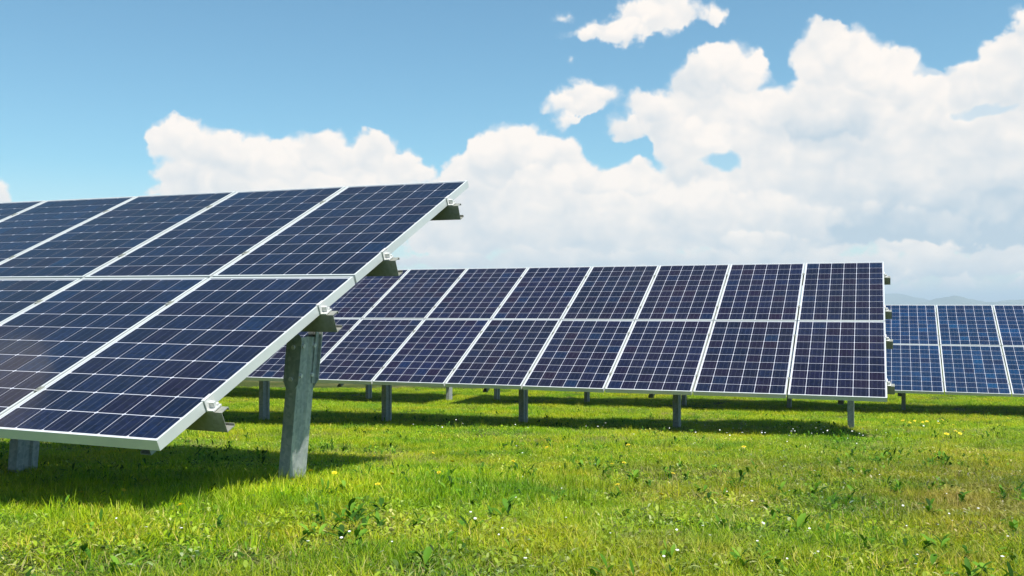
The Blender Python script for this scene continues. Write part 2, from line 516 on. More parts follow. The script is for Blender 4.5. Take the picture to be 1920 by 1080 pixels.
def panel_frame_mesh():
    m = MB()
    m.box(0, LIP, 0, PL, -PT, 0); m.box(PW - LIP, PW, 0, PL, -PT, 0)
    m.box(LIP, PW - LIP, 0, LIP, -PT, -.0002); m.box(LIP, PW - LIP, PL - LIP, PL, -PT, -.0002)
    m.box(LIP, LIP + .026, LIP, PL - LIP, -PT + .0004, -PT + .003); m.box(PW - LIP - .026, PW - LIP, LIP, PL - LIP, -PT + .0004, -PT + .003)
    return m.mesh('panel_frame', [M_FRAME])


def backsheet_mesh():
    m = MB(); m.box(LIP, PW - LIP, LIP, PL - LIP, -.011, -.0055)
    me = m.mesh('backsheet', [M_BACK, M_UNDER])
    for p in me.polygons:
        if p.normal.z < -.5: p.material_index = 1
    return me


CW, CH, CG, CGY = .1540, .1574, .0056, .0070
CX0 = (PW - 6 * CW - 5 * CG) / 2
CY0 = (PL - 10 * CH - 9 * CGY) / 2


def cells_mesh(name, cells, rnds):
    """thin wafer tiles with clipped corners; each vertex carries where it lies on its own wafer"""
    c = .006
    out = [(c, 0), (CW - c, 0), (CW, c), (CW, CH - c), (CW - c, CH), (c, CH), (0, CH - c), (0, c)]
    v = []; f = []; uv = []; rn = []
    for (x, y), r in zip(cells, rnds):
        n = len(v)
        v += [(x + a, y + b, -.0040) for a, b in out] + [(x + a, y + b, -.0054) for a, b in out]
        f.append([n + i for i in range(8)])
        f += [[n + i, n + 8 + i, n + 8 + (i + 1) % 8, n + (i + 1) % 8] for i in range(8)]
        uv += [(a / CW, b / CH) for a, b in out] * 2
        rn += [r] * 16
    me = bpy.data.meshes.new(name); me.from_pydata(v, [], f)
    me.materials.append(M_CELL)
    ul = me.uv_layers.new(name='cell')
    li = np.empty(len(me.loops), np.int32); me.loops.foreach_get('vertex_index', li)
    ul.data.foreach_set('uv', np.array(uv, np.float32)[li].ravel())
    at = me.attributes.new('rnd', 'FLOAT', 'POINT'); at.data.foreach_set('value', np.array(rn, np.float32))
    return me


ALL_CELLS = [(CX0 + i * (CW + CG), CY0 + j * (CH + CGY)) for j in range(10) for i in range(6)]
ME_FRAME, ME_SHEET = panel_frame_mesh(), backsheet_mesh()
ME_CELL = cells_mesh('cell', [(0, 0)], [0.0])
ME_CELLS = [cells_mesh('cells', ALL_CELLS, rng.random(60)) for _ in range(8)]


def mid_clamp_mesh():
    m = MB(); m.box(-.009, .009, -.022, .022, -PT, .0016); m.box(-.016, .016, -.022, .022, .0006, .0030); m.box(-.006, .006, -.006, .006, .0030, .0075)
    return m.mesh('clamp', [M_RAIL])


def end_clamp_mesh():
    m = MB()
    m.box(.002, .008, -.03, .03, -PT - .001, .004)            # upright against the frame
    m.box(-.010, .008, -.03, .03, .0006, .0055)               # lip over the frame
    m.box(.008, .040, -.03, .03, -PT - .001, -PT + .006)      # foot on the rail
    m.box(.008, .034, -.008, .008, -PT + .006, -PT + .034)    # gusset
    m.extrude([(.028 + .010 * math.cos(a), .016 + .010 * math.sin(a)) for a in [i * math.pi / 3 for i in range(6)]], 2, -PT + .006, -PT + .017)
    return m.mesh('end_clamp', [M_CLAMP])


ME_MCLAMP, ME_ECLAMP = mid_clamp_mesh(), end_clamp_mesh()
PURLIN_V = (.34, 1.32, 2.06, 3.02)


def solar_array(label, group, corner, yaw, tilt, slope, c_right, c_left, posts, single_panels, tint, over=.078, lean=0.0):
    """corner: upper surface of the lower right corner of column 0; column i lies i steps to the left"""
    d = Vector((math.cos(yaw) * math.cos(slope), math.sin(yaw) * math.cos(slope), math.sin(slope)))
    s = Vector((-math.sin(yaw) * math.cos(tilt), math.cos(yaw) * math.cos(tilt), math.sin(tilt)))
    s = (s - d * s.dot(d)).normalized(); nrm = d.cross(s)
    O = Vector(corner)
    A = Matrix(((d.x, s.x, nrm.x, O.x), (d.y, s.y, nrm.y, O.y), (d.z, s.z, nrm.z, O.z), (0, 0, 0, 1)))
    fy = Vector((-math.sin(yaw), math.cos(yaw), 0)); fx = Vector((math.cos(yaw), math.sin(yaw), 0))
    u_mid = (c_right + c_left) / 2 * PITCH_X
    b = O - fx * u_mid + fy * 1.45
    E = Matrix.Translation((b.x, b.y, float(gzs(b.x, b.y)))) @ Matrix.Rotation(yaw, 4, 'Z')
    root = empty('solar_array', E); tag(root, label, 'solar array', group)
    Ei = E.inverted(); T = Ei @ A
    x_right = -c_right * PITCH_X; x_left = -(c_left) * PITCH_X - PW
    for col in range(c_right, c_left + 1):
        for rowi in (0, 1):
            M = T @ Matrix.Translation((-col * PITCH_X - PW, rowi * (PL + PG), rng.normal(0, .0006))) @ Matrix.Rotation(rng.normal(0, .0009), 4, 'X') @ Matrix.Rotation(rng.normal(0, .0012), 4, 'Y')
            p = link_mesh('solar_panel', ME_FRAME, root, M)
            sh = link_mesh('backsheet', ME_SHEET, p)
            t = [c * (1 + rng.normal(0, .05)) for c in tint]  # array tint puts sky reflection and coating hue into the cell colour
            if (col, rowi) in single_panels:
                for (x, y) in ALL_CELLS:
                    c = link_mesh('cell', ME_CELL, p, Matrix.Translation((x, y, 0)))
                    c.color = (*t, 1)
            else:
                c = link_mesh('cells', ME_CELLS[int(rng.integers(8))], p); c['kind'] = 'stuff'; c.color = (*t, 1)
    # four rails under the panels, standing out past the right end
    h, fl, lp = .10, .052, .014
    prof = channel([(fl, -lp), (fl, 0), (0, 0), (0, -h), (fl + .004, -h), (fl + .004, -h + lp)], .0028)
    xr = x_right + over
    for v in PURLIN_V:
        m = MB(); m.extrude([(v - .026 + p, -PT - .0045 + q) for p, q in prof], 0, x_left - over, xr)
        link_mesh('rail', m.mesh('rail', [M_RAIL]), root, T)
        link_mesh('end_clamp', ME_ECLAMP, root, T @ Matrix.Translation((x_right, v, 0)))
        link_mesh('end_clamp', ME_ECLAMP, root, T @ Matrix.Translation((x_left, v, 0)) @ Matrix.Rotation(math.pi, 4, 'Z'))
        for col in range(c_right, c_left):
            link_mesh('clamp', ME_MCLAMP, root, T @ Matrix.Translation((-col * PITCH_X - PW - PG / 2, v + rng.normal(0, .004), 0)))
    # posts, rafters, brackets
    w, hh = .168, .072
    web = [(0, 0), (0, .050), (-.014, .064), (-.014, w - .064), (0, w - .050), (0, w)]
    outline = [(-hh, .022), (-hh, 0)] + web + [(-hh, w), (-hh, w - .022)]
    post_prof = channel([(x + hh / 2, y - w / 2) for x, y in outline], .0045)
    vp = 1.45 / math.cos(tilt)
    for up in posts:
        q = A @ Vector((-up, vp, -PT - .105))                  # under the rails
        g = float(gzs(q.x, q.y))
        L = Ei @ Matrix.Translation(q) @ Matrix.Rotation(yaw, 4, 'Z') @ Matrix.Rotation(lean, 4, 'Y')
        topz = -.17; botz = g - q.z - .35
        m = MB(); m.extrude(post_prof, 2, botz, topz, cuts=4)
        link_mesh('post', m.mesh('post', [M_POST]), root, L)
        m = MB()
        rf = channel([(-.055, -.012), (-.055, 0), (0, 0), (0, -.11), (-.055, -.11), (-.055, -.098)], .004)
        m.extrude([(-up - .048 + p, -PT - .1075 + r) for p, r in rf], 1, .26, ALEN - .16)
        link_mesh('rafter', m.mesh('rafter', [M_POST]), root, T)
        # bracket: two side plates with rounded heads clasping the post under the rafter
        m = MB()
        def plate(x0, x1, z0, z1, rr=.045):
            pts = [(x0, z0 + rr), (x0 + rr * .6, z0), (x1 - rr * .6, z0), (x1, z0 + rr)]
            pts += [(x1 - rr + rr * math.cos(a), z1 - rr + rr * math.sin(a)) for a in (0, .5, 1.05, 1.57)]
            pts += [(x0 + rr + rr * math.cos(a), z1 - rr + rr * math.sin(a)) for a in (1.57, 2.1, 2.6, 3.14)]
            return pts
        m.extrude(plate(-.050, .050, topz - .30, topz + .02, .04), 1, -w / 2 - .009, -w / 2 - .003)
        m.extrude(plate(-.032, .062, topz - .30, topz + .10, .05), 1, w / 2 + .003, w / 2 + .010)
        m.box(hh / 2 - .004 + .006, hh / 2 + .008, w / 2 - .03, w / 2 + .003, topz - .27, topz + .06)
        br = link_mesh('bracket', m.mesh('bracket', [M_POST]), root, L)
        hexa = [(.013 * math.cos(i * math.pi / 3), .013 * math.sin(i * math.pi / 3)) for i in range(6)]
        for (yy, zz) in ((-.055, -.05), (.055, -.05), (-.055, -.22), (.055, -.22)):
            m = MB(); m.extrude([(yy + p, topz + zz + q_) for p, q_ in hexa], 0, hh / 2, hh / 2 + .010)
            link_mesh('bolt', m.mesh('bolt', [M_CLAMP]), br)
        for (xx, zz) in ((0, -.06), (0, -.24)):
            m = MB(); m.extrude([(xx + p, topz + zz + q_) for p, q_ in hexa], 1, -w / 2 - .018, -w / 2 - .009)
            link_mesh('bolt', m.mesh('bolt', [M_CLAMP]), br)
    return root


def up(z): return z + CAM_Z
GA = 'solar arrays standing in rows on the meadow'
solar_array('largest solar array, in the left foreground, its end post standing in tall grass', GA,
            (-1.45882, 3.88994, up(-.5587)), -.3805, .44075, -.00579, 0, 8, [.305 + 2.09 * k for k in range(5)],
            {(0, 0), (1, 0), (0, 1), (1, 1), (2, 0)}, (.74, .82, .80), lean=R(5.5))
solar_array('long purplish solar array across the middle, standing behind the foreground array', GA,
            (3.87521, 9.77483, up(-.96228)), -.36662, .47063, .00079, 0, 14, [.39 + 2.09 * k for k in range(7)],
            {(0, 0), (0, 1), (1, 0), (1, 1), (2, 0)}, (1.15, .74, .85))
solar_array('bluest solar array at the far right, its left part hidden behind the middle array', GA,
            (8.20707, 15.5594, up(-1.47093)), -.38084, .44811, -.00063, -6, 9, [9.80 - 2.045 * k for k in range(8)],
            {(0, 0), (0, 1), (-1, 0), (-1, 1), (1, 0)}, (.7, 2.4, 2.1))
# its neighbour to the left: only feet and shadow show under the middle array
dx, dy = math.cos(-.38084), math.sin(-.38084)
sh = -10.40 - .25
solar_array('distant solar array showing only post feet and shadow beneath the middle array', GA,
            (8.20707 + sh * dx, 15.5594 + sh * dy, up(-1.465)), -.38084, .44811, 0, 0, 12, [.30 + 2.05 * k for k in range(6)],
            set(), (1.0, 1.2, 1.2))

# ------------------------------------------------------------------ meadow
def ground_at(px, py):
    a = (px - 960) / F_PX; b = -(py - 540) / F_PX
    dxx, dyy, dz = a, math.cos(PITCH) - b * math.sin(PITCH), math.sin(PITCH) + b * math.cos(PITCH)
    t = 2.0
    for _ in range(4000):
        if CAM_Z + dz * t <= float(gzs(dxx * t, dyy * t)): break
        t += .01
    return Vector((dxx * t, dyy * t, float(gzs(dxx * t, dyy * t))))


def leaf_material(name, stops, patch=None, transl=.34, rough=.5):
    k = NT(name)
    oi = k.n('ObjectInfo'); geo = k.n('NewGeometry'); at = k.n('Attribute', attribute_name='shade')
    r = k.math('FRACT', k.math('ADD', at.outputs['Fac'], oi.outputs['Random']))
    c = k.ramp(r, stops)
    if patch:
        f = k.noise(patch[0], 4, .6, geo.outputs['Position'])
        f2 = k.noise(patch[0] * 5, 3, .6, geo.outputs['Position'])
        m = k.ramp(k.math('ADD', k.math('MULTIPLY', f, .65), k.math('MULTIPLY', f2, .35)), [(.40, (0, 0, 0)), (.62, (1, 1, 1))])
        c = k.mix(k.math('MULTIPLY', m, patch[2]), c, k.mix(.55, c, patch[1]))
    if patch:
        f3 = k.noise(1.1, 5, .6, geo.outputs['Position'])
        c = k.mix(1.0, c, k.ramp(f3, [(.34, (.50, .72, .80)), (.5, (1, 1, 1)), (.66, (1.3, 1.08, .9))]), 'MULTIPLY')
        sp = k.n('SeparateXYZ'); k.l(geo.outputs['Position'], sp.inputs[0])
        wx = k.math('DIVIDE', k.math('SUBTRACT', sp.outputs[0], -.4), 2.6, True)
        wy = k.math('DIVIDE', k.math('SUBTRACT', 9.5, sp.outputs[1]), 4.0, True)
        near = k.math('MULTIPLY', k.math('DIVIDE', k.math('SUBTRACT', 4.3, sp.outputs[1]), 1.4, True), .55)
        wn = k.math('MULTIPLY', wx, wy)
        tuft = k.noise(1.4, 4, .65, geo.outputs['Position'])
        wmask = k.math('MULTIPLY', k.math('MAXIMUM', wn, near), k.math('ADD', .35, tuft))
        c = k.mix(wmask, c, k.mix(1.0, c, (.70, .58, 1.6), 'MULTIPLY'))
        dry = k.ramp(k.noise(1.7, 5, .62, geo.outputs['Position']), [(.52, (0, 0, 0)), (.66, (1, 1, 1))])
        c = k.mix(k.math('MULTIPLY', k.math('MULTIPLY', dry, wn), .6), c, (.42, .30, .10))
    c = k.mix(1.0, c, (.93, 1.0, .85), 'MULTIPLY')
    k.l(c, k.b.inputs['Base Color']); k.set(Roughness=rough)
    k.b.inputs['Specular IOR Level'].default_value = .12
    tr = k.n('BsdfTranslucent'); tc = k.mix(1.0, c, (1.15, 1.25, .55), 'MULTIPLY'); k.l(tc, tr.inputs['Color'])
    mx = k.n('MixShader'); mx.inputs[0].default_value = transl
    k.l(k.b.outputs[0], mx.inputs[1]); k.l(tr.outputs[0], mx.inputs[2]); k.l(mx.outputs[0], k.out.inputs[0])
    return k.m


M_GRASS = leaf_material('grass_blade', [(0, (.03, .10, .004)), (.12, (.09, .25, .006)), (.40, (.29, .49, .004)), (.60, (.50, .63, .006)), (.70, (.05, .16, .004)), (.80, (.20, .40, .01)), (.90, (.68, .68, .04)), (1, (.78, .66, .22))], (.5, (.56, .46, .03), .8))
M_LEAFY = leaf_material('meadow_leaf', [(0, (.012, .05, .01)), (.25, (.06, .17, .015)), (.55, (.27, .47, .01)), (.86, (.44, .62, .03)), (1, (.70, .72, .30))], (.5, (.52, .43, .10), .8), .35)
M_STRAW = leaf_material('dry_stalk', [(0, (.42, .34, .14)), (.5, (.34, .30, .12)), (1, (.50, .42, .22))], None, .3)
M_WEED = leaf_material('broad_weed_leaf', [(0, (.020, .060, .006)), (.35, (.045, .12, .012)), (.65, (.11, .24, .02)), (1, (.22, .38, .04))], None, .3, .62)
M_STEM = leaf_material('flower_stem', [(0, (.10, .20, .03)), (1, (.16, .24, .04))], None, .3)
k = NT('yellow_petal'); k.set(Base_Color=(.80, .62, .01, 1), Roughness=.6); M_YEL = k.m
k = NT('white_petal'); k.set(Base_Color=(.78, .78, .74, 1), Roughness=.6); M_WHITE = k.m


class Leaves:
    def __init__(self): self.v = []; self.f = []; self.s = []; self.n = 0

    def blade(self, p, h, ang, lean, w, sh, seg=3, curl=1.0):
        ca, sa = math.cos(ang), math.sin(ang); px, py = -sa, ca
        n0 = len(self.v)
        for i in range(seg + 1):
            t = i / seg
            out = lean * h * t ** (1.6) * curl; z = h * t * (1 - .35 * lean * t)
            ww = w * (1 - t ** 1.6) * .5 + .0002
            cx, cy = p[0] + ca * out, p[1] + sa * out
            self.v += [(cx - px * ww, cy - py * ww, p[2] + z), (cx + px * ww, cy + py * ww, p[2] + z)]
            self.s += [sh, sh]
        for i in range(seg):
            a = n0 + 2 * i; self.f.append((a, a + 1, a + 3, a + 2))

    def leaf(self, p, ln, ang, elev, w, sh, fold=.25, droop=.5):
        """broad pointed leaf with a fold along its midrib"""
        ca, sa = math.cos(ang), math.sin(ang); px, py = -sa, ca
        n0 = len(self.v); prof = [(.0, .14), (.25, .72), (.5, 1), (.8, .78), (1, .08)]
        x = y = 0.0; el = elev; pt = 0
        for t, ww in prof:
            st = (t - pt) * ln; pt = t
            x += math.cos(el) * st; y += math.sin(el) * st; el -= droop * .28
            hw = w * ww * .5
            cx, cy, cz = p[0] + ca * x, p[1] + sa * x, p[2] + y
            up_ = hw * fold
            self.v += [(cx - px * hw, cy - py * hw, cz + up_), (cx, cy, cz), (cx + px * hw, cy + py * hw, cz + up_)]
            self.s += [sh] * 3
        for i in range(4):
            a = n0 + 3 * i; self.f += [(a, a + 1, a + 4, a + 3), (a + 1, a + 2, a + 5, a + 4)]

    def mesh(self, name, mat):
        me = bpy.data.meshes.new(name); me.from_pydata(self.v, [], self.f); me.materials.append(mat)
        at = me.attributes.new('shade', 'FLOAT', 'POINT'); at.data.foreach_set('value', np.array(self.s, np.float32))
        me.polygons.foreach_set('use_smooth', [True] * len(me.polygons))
        return me


def make_clump(kind, seed):
    r = random.Random(seed); m = Leaves()
    if kind == 'grass':
        for _ in range(46):
            a = r.uniform(0, 6.283); d = .07 * math.sqrt(r.random())
            m.blade((d * math.cos(a), d * math.sin(a), -.01), r.uniform(.028, .075), r.uniform(0, 6.283), r.uniform(.2, 1.3), r.uniform(.0022, .0042), r.gauss(0, .22))
    elif kind == 'tall':
        for _ in range(34):
            a = r.uniform(0, 6.283); d = .07 * math.sqrt(r.random())
            m.blade((d * math.cos(a), d * math.sin(a), -.01), r.uniform(.07, .15), r.uniform(0, 6.283), r.uniform(.1, .7), r.uniform(.003, .005), r.gauss(0, .10), 4)
    elif kind == 'leafy':
        for _ in range(30):
            a = r.uniform(0, 6.283); d = .07 * math.sqrt(r.random())
            m.leaf((d * math.cos(a), d * math.sin(a), r.uniform(.0, .035)), r.uniform(.014, .034), r.uniform(0, 6.283), r.uniform(-.1, 1.1), r.uniform(.007, .014), r.gauss(0, .28))
        for _ in range(10):
            a = r.uniform(0, 6.283); d = .07 * math.sqrt(r.random())
            m.blade((d * math.cos(a), d * math.sin(a), -.01), r.uniform(.03, .06), r.uniform(0, 6.283), r.uniform(.2, 1.2), r.uniform(.002, .004), r.gauss(0, .22))
    elif kind == 'dark':
        for _ in range(r.choice([4, 5, 6, 8])):
            a = r.uniform(0, 6.283); d = .03 * math.sqrt(r.random())
            m.leaf((d * math.cos(a), d * math.sin(a), r.uniform(.005, .045)), r.uniform(.022, .048), r.uniform(0, 6.283), r.uniform(.5, 1.5), r.uniform(.009, .017), r.random(), .35, r.uniform(.2, .9))
    elif kind == 'straw':
        for _ in range(16):
            a = r.uniform(0, 6.283); d = .08 * math.sqrt(r.random())
            m.blade((d * math.cos(a), d * math.sin(a), -.005), r.uniform(.02, .06), r.uniform(0, 6.283), r.uniform(.6, 2.4), r.uniform(.0015, .003), r.random())
    mat = {'grass': M_GRASS, 'tall': M_GRASS, 'leafy': M_LEAFY, 'straw': M_STRAW, 'dark': M_WEED}[kind]
    return m.mesh(kind + '_clump', mat)


def vn(x, y, sc, seed):
    return vnoise(np.asarray(x) * sc + 50, np.asarray(y) * sc + 50, seed)


def scatter(name, label, kinds, pts, scale, seed):
    """one ground-cover object: clumps instanced on points by geometry nodes"""
    col = bpy.data.collections.new(name + '_clumps')
    for i, kd in enumerate(kinds):
        o = bpy.data.objects.new('clump_%02d' % i, make_clump(kd, seed * 10 + i)); col.objects.link(o)
    me = bpy.data.meshes.new(name)
    me.vertices.add(len(pts)); me.vertices.foreach_set('co', pts.astype(np.float32).ravel())
    a = me.attributes.new('size', 'FLOAT', 'POINT'); a.data.foreach_set('value', scale.astype(np.float32))
    a = me.attributes.new('turn', 'FLOAT', 'POINT'); a.data.foreach_set('value', rng.random(len(pts)).astype(np.float32) * 6.283)
    o = link_mesh(name, me)
    ng = bpy.data.node_groups.new(name + '_nodes', 'GeometryNodeTree')
    ng.interface.new_socket('Geometry', in_out='INPUT', socket_type='NodeSocketGeometry')
    ng.interface.new_socket('Geometry', in_out='OUTPUT', socket_type='NodeSocketGeometry')
    gi = ng.nodes.new('NodeGroupInput'); go = ng.nodes.new('NodeGroupOutput')
    ip = ng.nodes.new('GeometryNodeInstanceOnPoints'); ci = ng.nodes.new('GeometryNodeCollectionInfo')
    ci.inputs['Collection'].default_value = col; ci.inputs['Separate Children'].default_value = True; ci.inputs['Reset Children'].default_value = True
    ip.inputs['Pick Instance'].default_value = True
    sz = ng.nodes.new('GeometryNodeInputNamedAttribute'); sz.data_type = 'FLOAT'; sz.inputs[0].default_value = 'size'
    tn = ng.nodes.new('GeometryNodeInputNamedAttribute'); tn.data_type = 'FLOAT'; tn.inputs[0].default_value = 'turn'
    cx = ng.nodes.new('ShaderNodeCombineXYZ')
    l = ng.links.new
    l(gi.outputs[0], ip.inputs['Points']); l(ci.outputs[0], ip.inputs['Instance'])
    l(tn.outputs[0], cx.inputs[2]); l(cx.outputs[0], ip.inputs['Rotation']); l(sz.outputs[0], ip.inputs['Scale'])
    l(ip.outputs[0], go.inputs[0])
    md = o.modifiers.new('scatter', 'NODES'); md.node_group = ng
    tag(o, label, kind='stuff')
    return o


def field_points(density, y0, y1, seed, half=0.60, extra=1.0):
    r = np.random.default_rng(seed); out = []
    ys = np.arange(y0, y1, .5)
    for y in ys:
        hw = half * (y + .5) + extra
        n = int(2 * hw * .5 * (density(y) if callable(density) else density))
        x = r.uniform(-hw, hw, n); yy = r.uniform(y, y + .5, n)
        out.append(np.stack([x, yy], 1))
    p = np.concatenate(out)
    return p


def with_z(p): return np.column_stack([p, gzs(p[:, 0], p[:, 1])])


def tallness(x, y):
    """taller growth round the foreground post and along the shadow edge"""
    t = np.exp(-(((x + 1.5) / 1.4) ** 2 + ((y - 4.7) / .75) ** 2)) * 1.0
    t += .6 * np.exp(-(((x + .6) / 1.6) ** 2 + ((y - 5.4) / .5) ** 2))
    return t


def dens(y): return 420 if y < 4.5 else 280 if y < 8 else 130 if y < 13 else 80


BARE = [(ground_at(1232, 1000), .09), (ground_at(1455, 952), .07), (ground_at(1342, 1005), .05)]


def thin(p, keep, seed):
    r = np.random.default_rng(seed)
    for g, rad in BARE:
        d = np.hypot((p[:, 0] - g.x) / 1.4, p[:, 1] - g.y) / rad
        keep = np.where(d < 1.0, keep * .05, np.where(d < 1.9, keep * .55, keep))
    return p[r.random(len(p)) < keep]


p = field_points(dens, 1.6, 26, 1)
worn = vn(p[:, 0], p[:, 1], .55, 40) + .6 * vn(p[:, 0], p[:, 1], 1.7, 41)
right = np.clip((p[:, 0] - .3) / 2.5, 0, 1) * np.clip((9 - p[:, 1]) / 4, .25, 1)     # the sward is thin and worn towards the right
keep = np.clip(1.0 - np.clip(worn - .1 + .3 * right, 0, 1) * 1.0, .4, 1)
p = thin(p, keep, 3)
worn = vn(p[:, 0], p[:, 1], .55, 40) + .6 * vn(p[:, 0], p[:, 1], 1.7, 41)
right = np.clip((p[:, 0] - .3) / 2.5, 0, 1) * np.clip((9 - p[:, 1]) / 4, .25, 1)
hgt = 1 + .28 * vn(p[:, 0], p[:, 1], .8, 42) + .38 * tallness(p[:, 0], p[:, 1]) - .22 * np.clip(worn + .5 * right, 0, 1)
scatter('grass', 'short sunlit green grass covering the meadow', ['grass'] * 5, with_z(p), np.clip(hgt * rng.uniform(.8, 1.2, len(p)), .5, 2) * np.where(p[:, 1] > 12, 1.25, 1), 1)
p = field_points(lambda y: dens(y) * .5, 1.6, 22, 2)
f = vn(p[:, 0], p[:, 1], .7, 43) + .5 * vn(p[:, 0], p[:, 1], 2.2, 44)
p = thin(p, np.clip(.45 + f * .8 + .15, .12, 1), 4)
scatter('ground_cover', 'low clover and small leafy herbs growing between the grass', ['leafy'] * 5, with_z(p), rng.uniform(.6, 1.15, len(p)), 2)
p = field_points(lambda y: 60 if y < 12 else 25, 2.0, 20, 5)
p = thin(p, np.clip(tallness(p[:, 0], p[:, 1]) * 1.6 + .04 + .12 * np.clip(vn(p[:, 0], p[:, 1], .9, 45), 0, 1), 0, 1), 5)
scatter('tall_grass', 'longer upright grass around the foreground post and along the shadow', ['tall'] * 4, with_z(p), rng.uniform(.55, 1.05, len(p)), 3)
p = field_points(lambda y: 150 if y < 12 else 50, 1.6, 18, 6)
worn = vn(p[:, 0], p[:, 1], .55, 40) + .6 * vn(p[:, 0], p[:, 1], 1.7, 41)
p = thin(p, np.clip(.15 + worn * 1.0 + .35 * np.clip((p[:, 0] - .1) / 1.6, 0, 1), 0, .8), 6)
scatter('dry_grass', 'pale dry stalks lying in the worn patches of the meadow', ['straw'] * 4, with_z(p), rng.uniform(.8, 1.3, len(p)), 4)

p = field_points(lambda y: 34 if y < 8 else 12, 1.8, 16, 8)
p = thin(p, np.clip(.35 + 1.1 * vn(p[:, 0], p[:, 1], .9, 48), .03, 1), 8)
scatter('low_weeds', 'tiny dark green seedlings dotted through the grass', ['dark'] * 6, with_z(p), rng.uniform(.55, 1.5, len(p)), 6)
# small bare patches of soil
k = NT('dry_soil'); geo_ = k.n('NewGeometry').outputs['Position']
k.l(k.ramp(k.noise(30, 5, .7, geo_), [(.3, (.24, .16, .08)), (.7, (.46, .33, .20))]), k.b.inputs['Base Color']); k.set(Roughness=1.0); k.bump(k.noise(70, 4, .7, geo_), .7, .01)
for (g, rad) in BARE:
    n_ = 22; v_ = [(g.x, g.y, float(gzs(g.x, g.y)) + .008)]
    for i in range(n_):
        a_ = i / n_ * 6.283; rr_ = rad * (1 + .25 * math.sin(a_ * 3 + g.x * 9) + .18 * math.sin(a_ * 7 + g.y * 5))
        x_, y_ = g.x + rr_ * 1.4 * math.cos(a_), g.y + rr_ * math.sin(a_)
        v_.append((x_, y_, float(gzs(x_, y_)) + .004))
    me = bpy.data.meshes.new('soil_patch'); me.from_pydata(v_, [], [(0, 1 + i, 1 + (i + 1) % n_) for i in range(n_)])
    o = link_mesh('soil_patch', me, mat=k.m); tag(o, 'small bare patch of dry pinkish soil in the worn grass', kind='structure')

# broad-leaved weeds, each a plant with its own leaves
WEED_PROTO = []
for sd_ in range(6):
    leaves = []
    r = random.Random(100 + sd_)
    nl = r.choice([9, 10, 11, 13])
    for j in range(nl):
        m = Leaves(); up_leaf = j < nl * .6
        hz = r.uniform(.01, .075) if up_leaf else .004
        a_ = j * 2.4 + r.uniform(-.5, .5)
        m.leaf((.018 * math.cos(a_ * 1.7), .018 * math.sin(a_ * 1.7), hz), r.uniform(.045, .085), a_, r.uniform(.8, 1.45) if up_leaf else r.uniform(.3, .8), r.uniform(.020, .034), r.random(), .35, r.uniform(.3, 1.0))
        leaves.append(m.mesh('leaf', M_WEED))
    WEED_PROTO.append(leaves)


def weed(px, py, size, label, proto):
    g = ground_at(px, py)
    e = empty('weed_plant', Matrix.Translation(g) @ Matrix.Rotation(random.uniform(0, 6.28), 4, 'Z') @ Matrix.Scale(size, 4))
    e.matrix_world = e.matrix_world @ Matrix.Scale(.95, 4)
    tag(e, label, 'weed', 'dark broad-leaved weeds growing in the grass')
    for me in WEED_PROTO[proto % 6]: link_mesh('leaf', me, e)


WEEDS = [
    (1188, 912, .95, 'tallest dark weed in the grass between two smaller ones, below the long array'),
    (1215, 922, .70, 'smaller dark weed close beside the tallest one'),
    (1158, 945, .60, 'low dark weed with a yellow flower beside it, below the tallest weed'),
    (945, 985, 1.0, 'broad dark weed standing alone in the lower middle of the meadow'),
    (958, 965, .6, 'small dark weed just behind the broad lone one'),
    (1040, 962, .65, 'flat spreading weed right of the broad lone one'),
    (1170, 980, .60, 'flattened weed beside the bare pinkish patch of soil'),
    (800, 1078, .8, 'large weed cut by the bottom edge below the meadow middle'),
    (795, 912, .75, 'upright single-stemmed weed right of the foreground post in long grass'),
    (870, 922, .65, 'narrow dark weed behind and left of the broad lone weed'),
    (935, 905, .60, 'small pale weed behind the narrow dark one'),
    (660, 985, .95, 'dense dark weed below and right of the foreground post'),
    (712, 970, .75, 'slim weed just right of the dense dark one'),
    (645, 1030, .80, 'spreading weed near the bottom below the dense dark one'),
    (570, 962, .55, 'little weed directly below the foreground post'),
    (410, 1005, .60, 'small weed in the lower left of the meadow'),
    (1287, 908, .70, 'thin dark weed standing left of the pair below the right array post'),
    (1390, 910, .80, 'stout dark weed under the right end of the middle array'),
    (1370, 885, .50, 'tiny weed behind the stout dark one'),
    (1500, 1010, 1.0, 'wide silvery green weed low in the right half of the meadow'),
    (1545, 1015, .60, 'low weed touching the wide silvery one on its right'),
    (1560, 965, .65, 'dark weed behind the wide silvery one'),
    (1352, 1000, .60, 'ragged weed left of the wide silvery one beside dry grass'),
    (1745, 970, .70, 'left one of two dark weeds near the right side of the meadow'),
    (1805, 950, .75, 'right one of two dark weeds near the right side of the meadow'),
    (1900, 1010, .75, 'dark weed at the right picture edge'),
    (1752, 825, .60, 'dark weed among the yellow flowers under the far right array'),
    (1862, 812, .60, 'small dark weed right of the yellow flowers'),
    (975, 858, .45, 'tiny dark weed in front of the middle array shadow'),
    (430, 848, .55, 'dark weed standing at the shadow edge left of the foreground post'),
    (330, 842, .50, 'dark weed under the lower corner of the foreground array'),
]
for i, (x, y, s_, lb) in enumerate(WEEDS): weed(x, y, s_, lb, i)


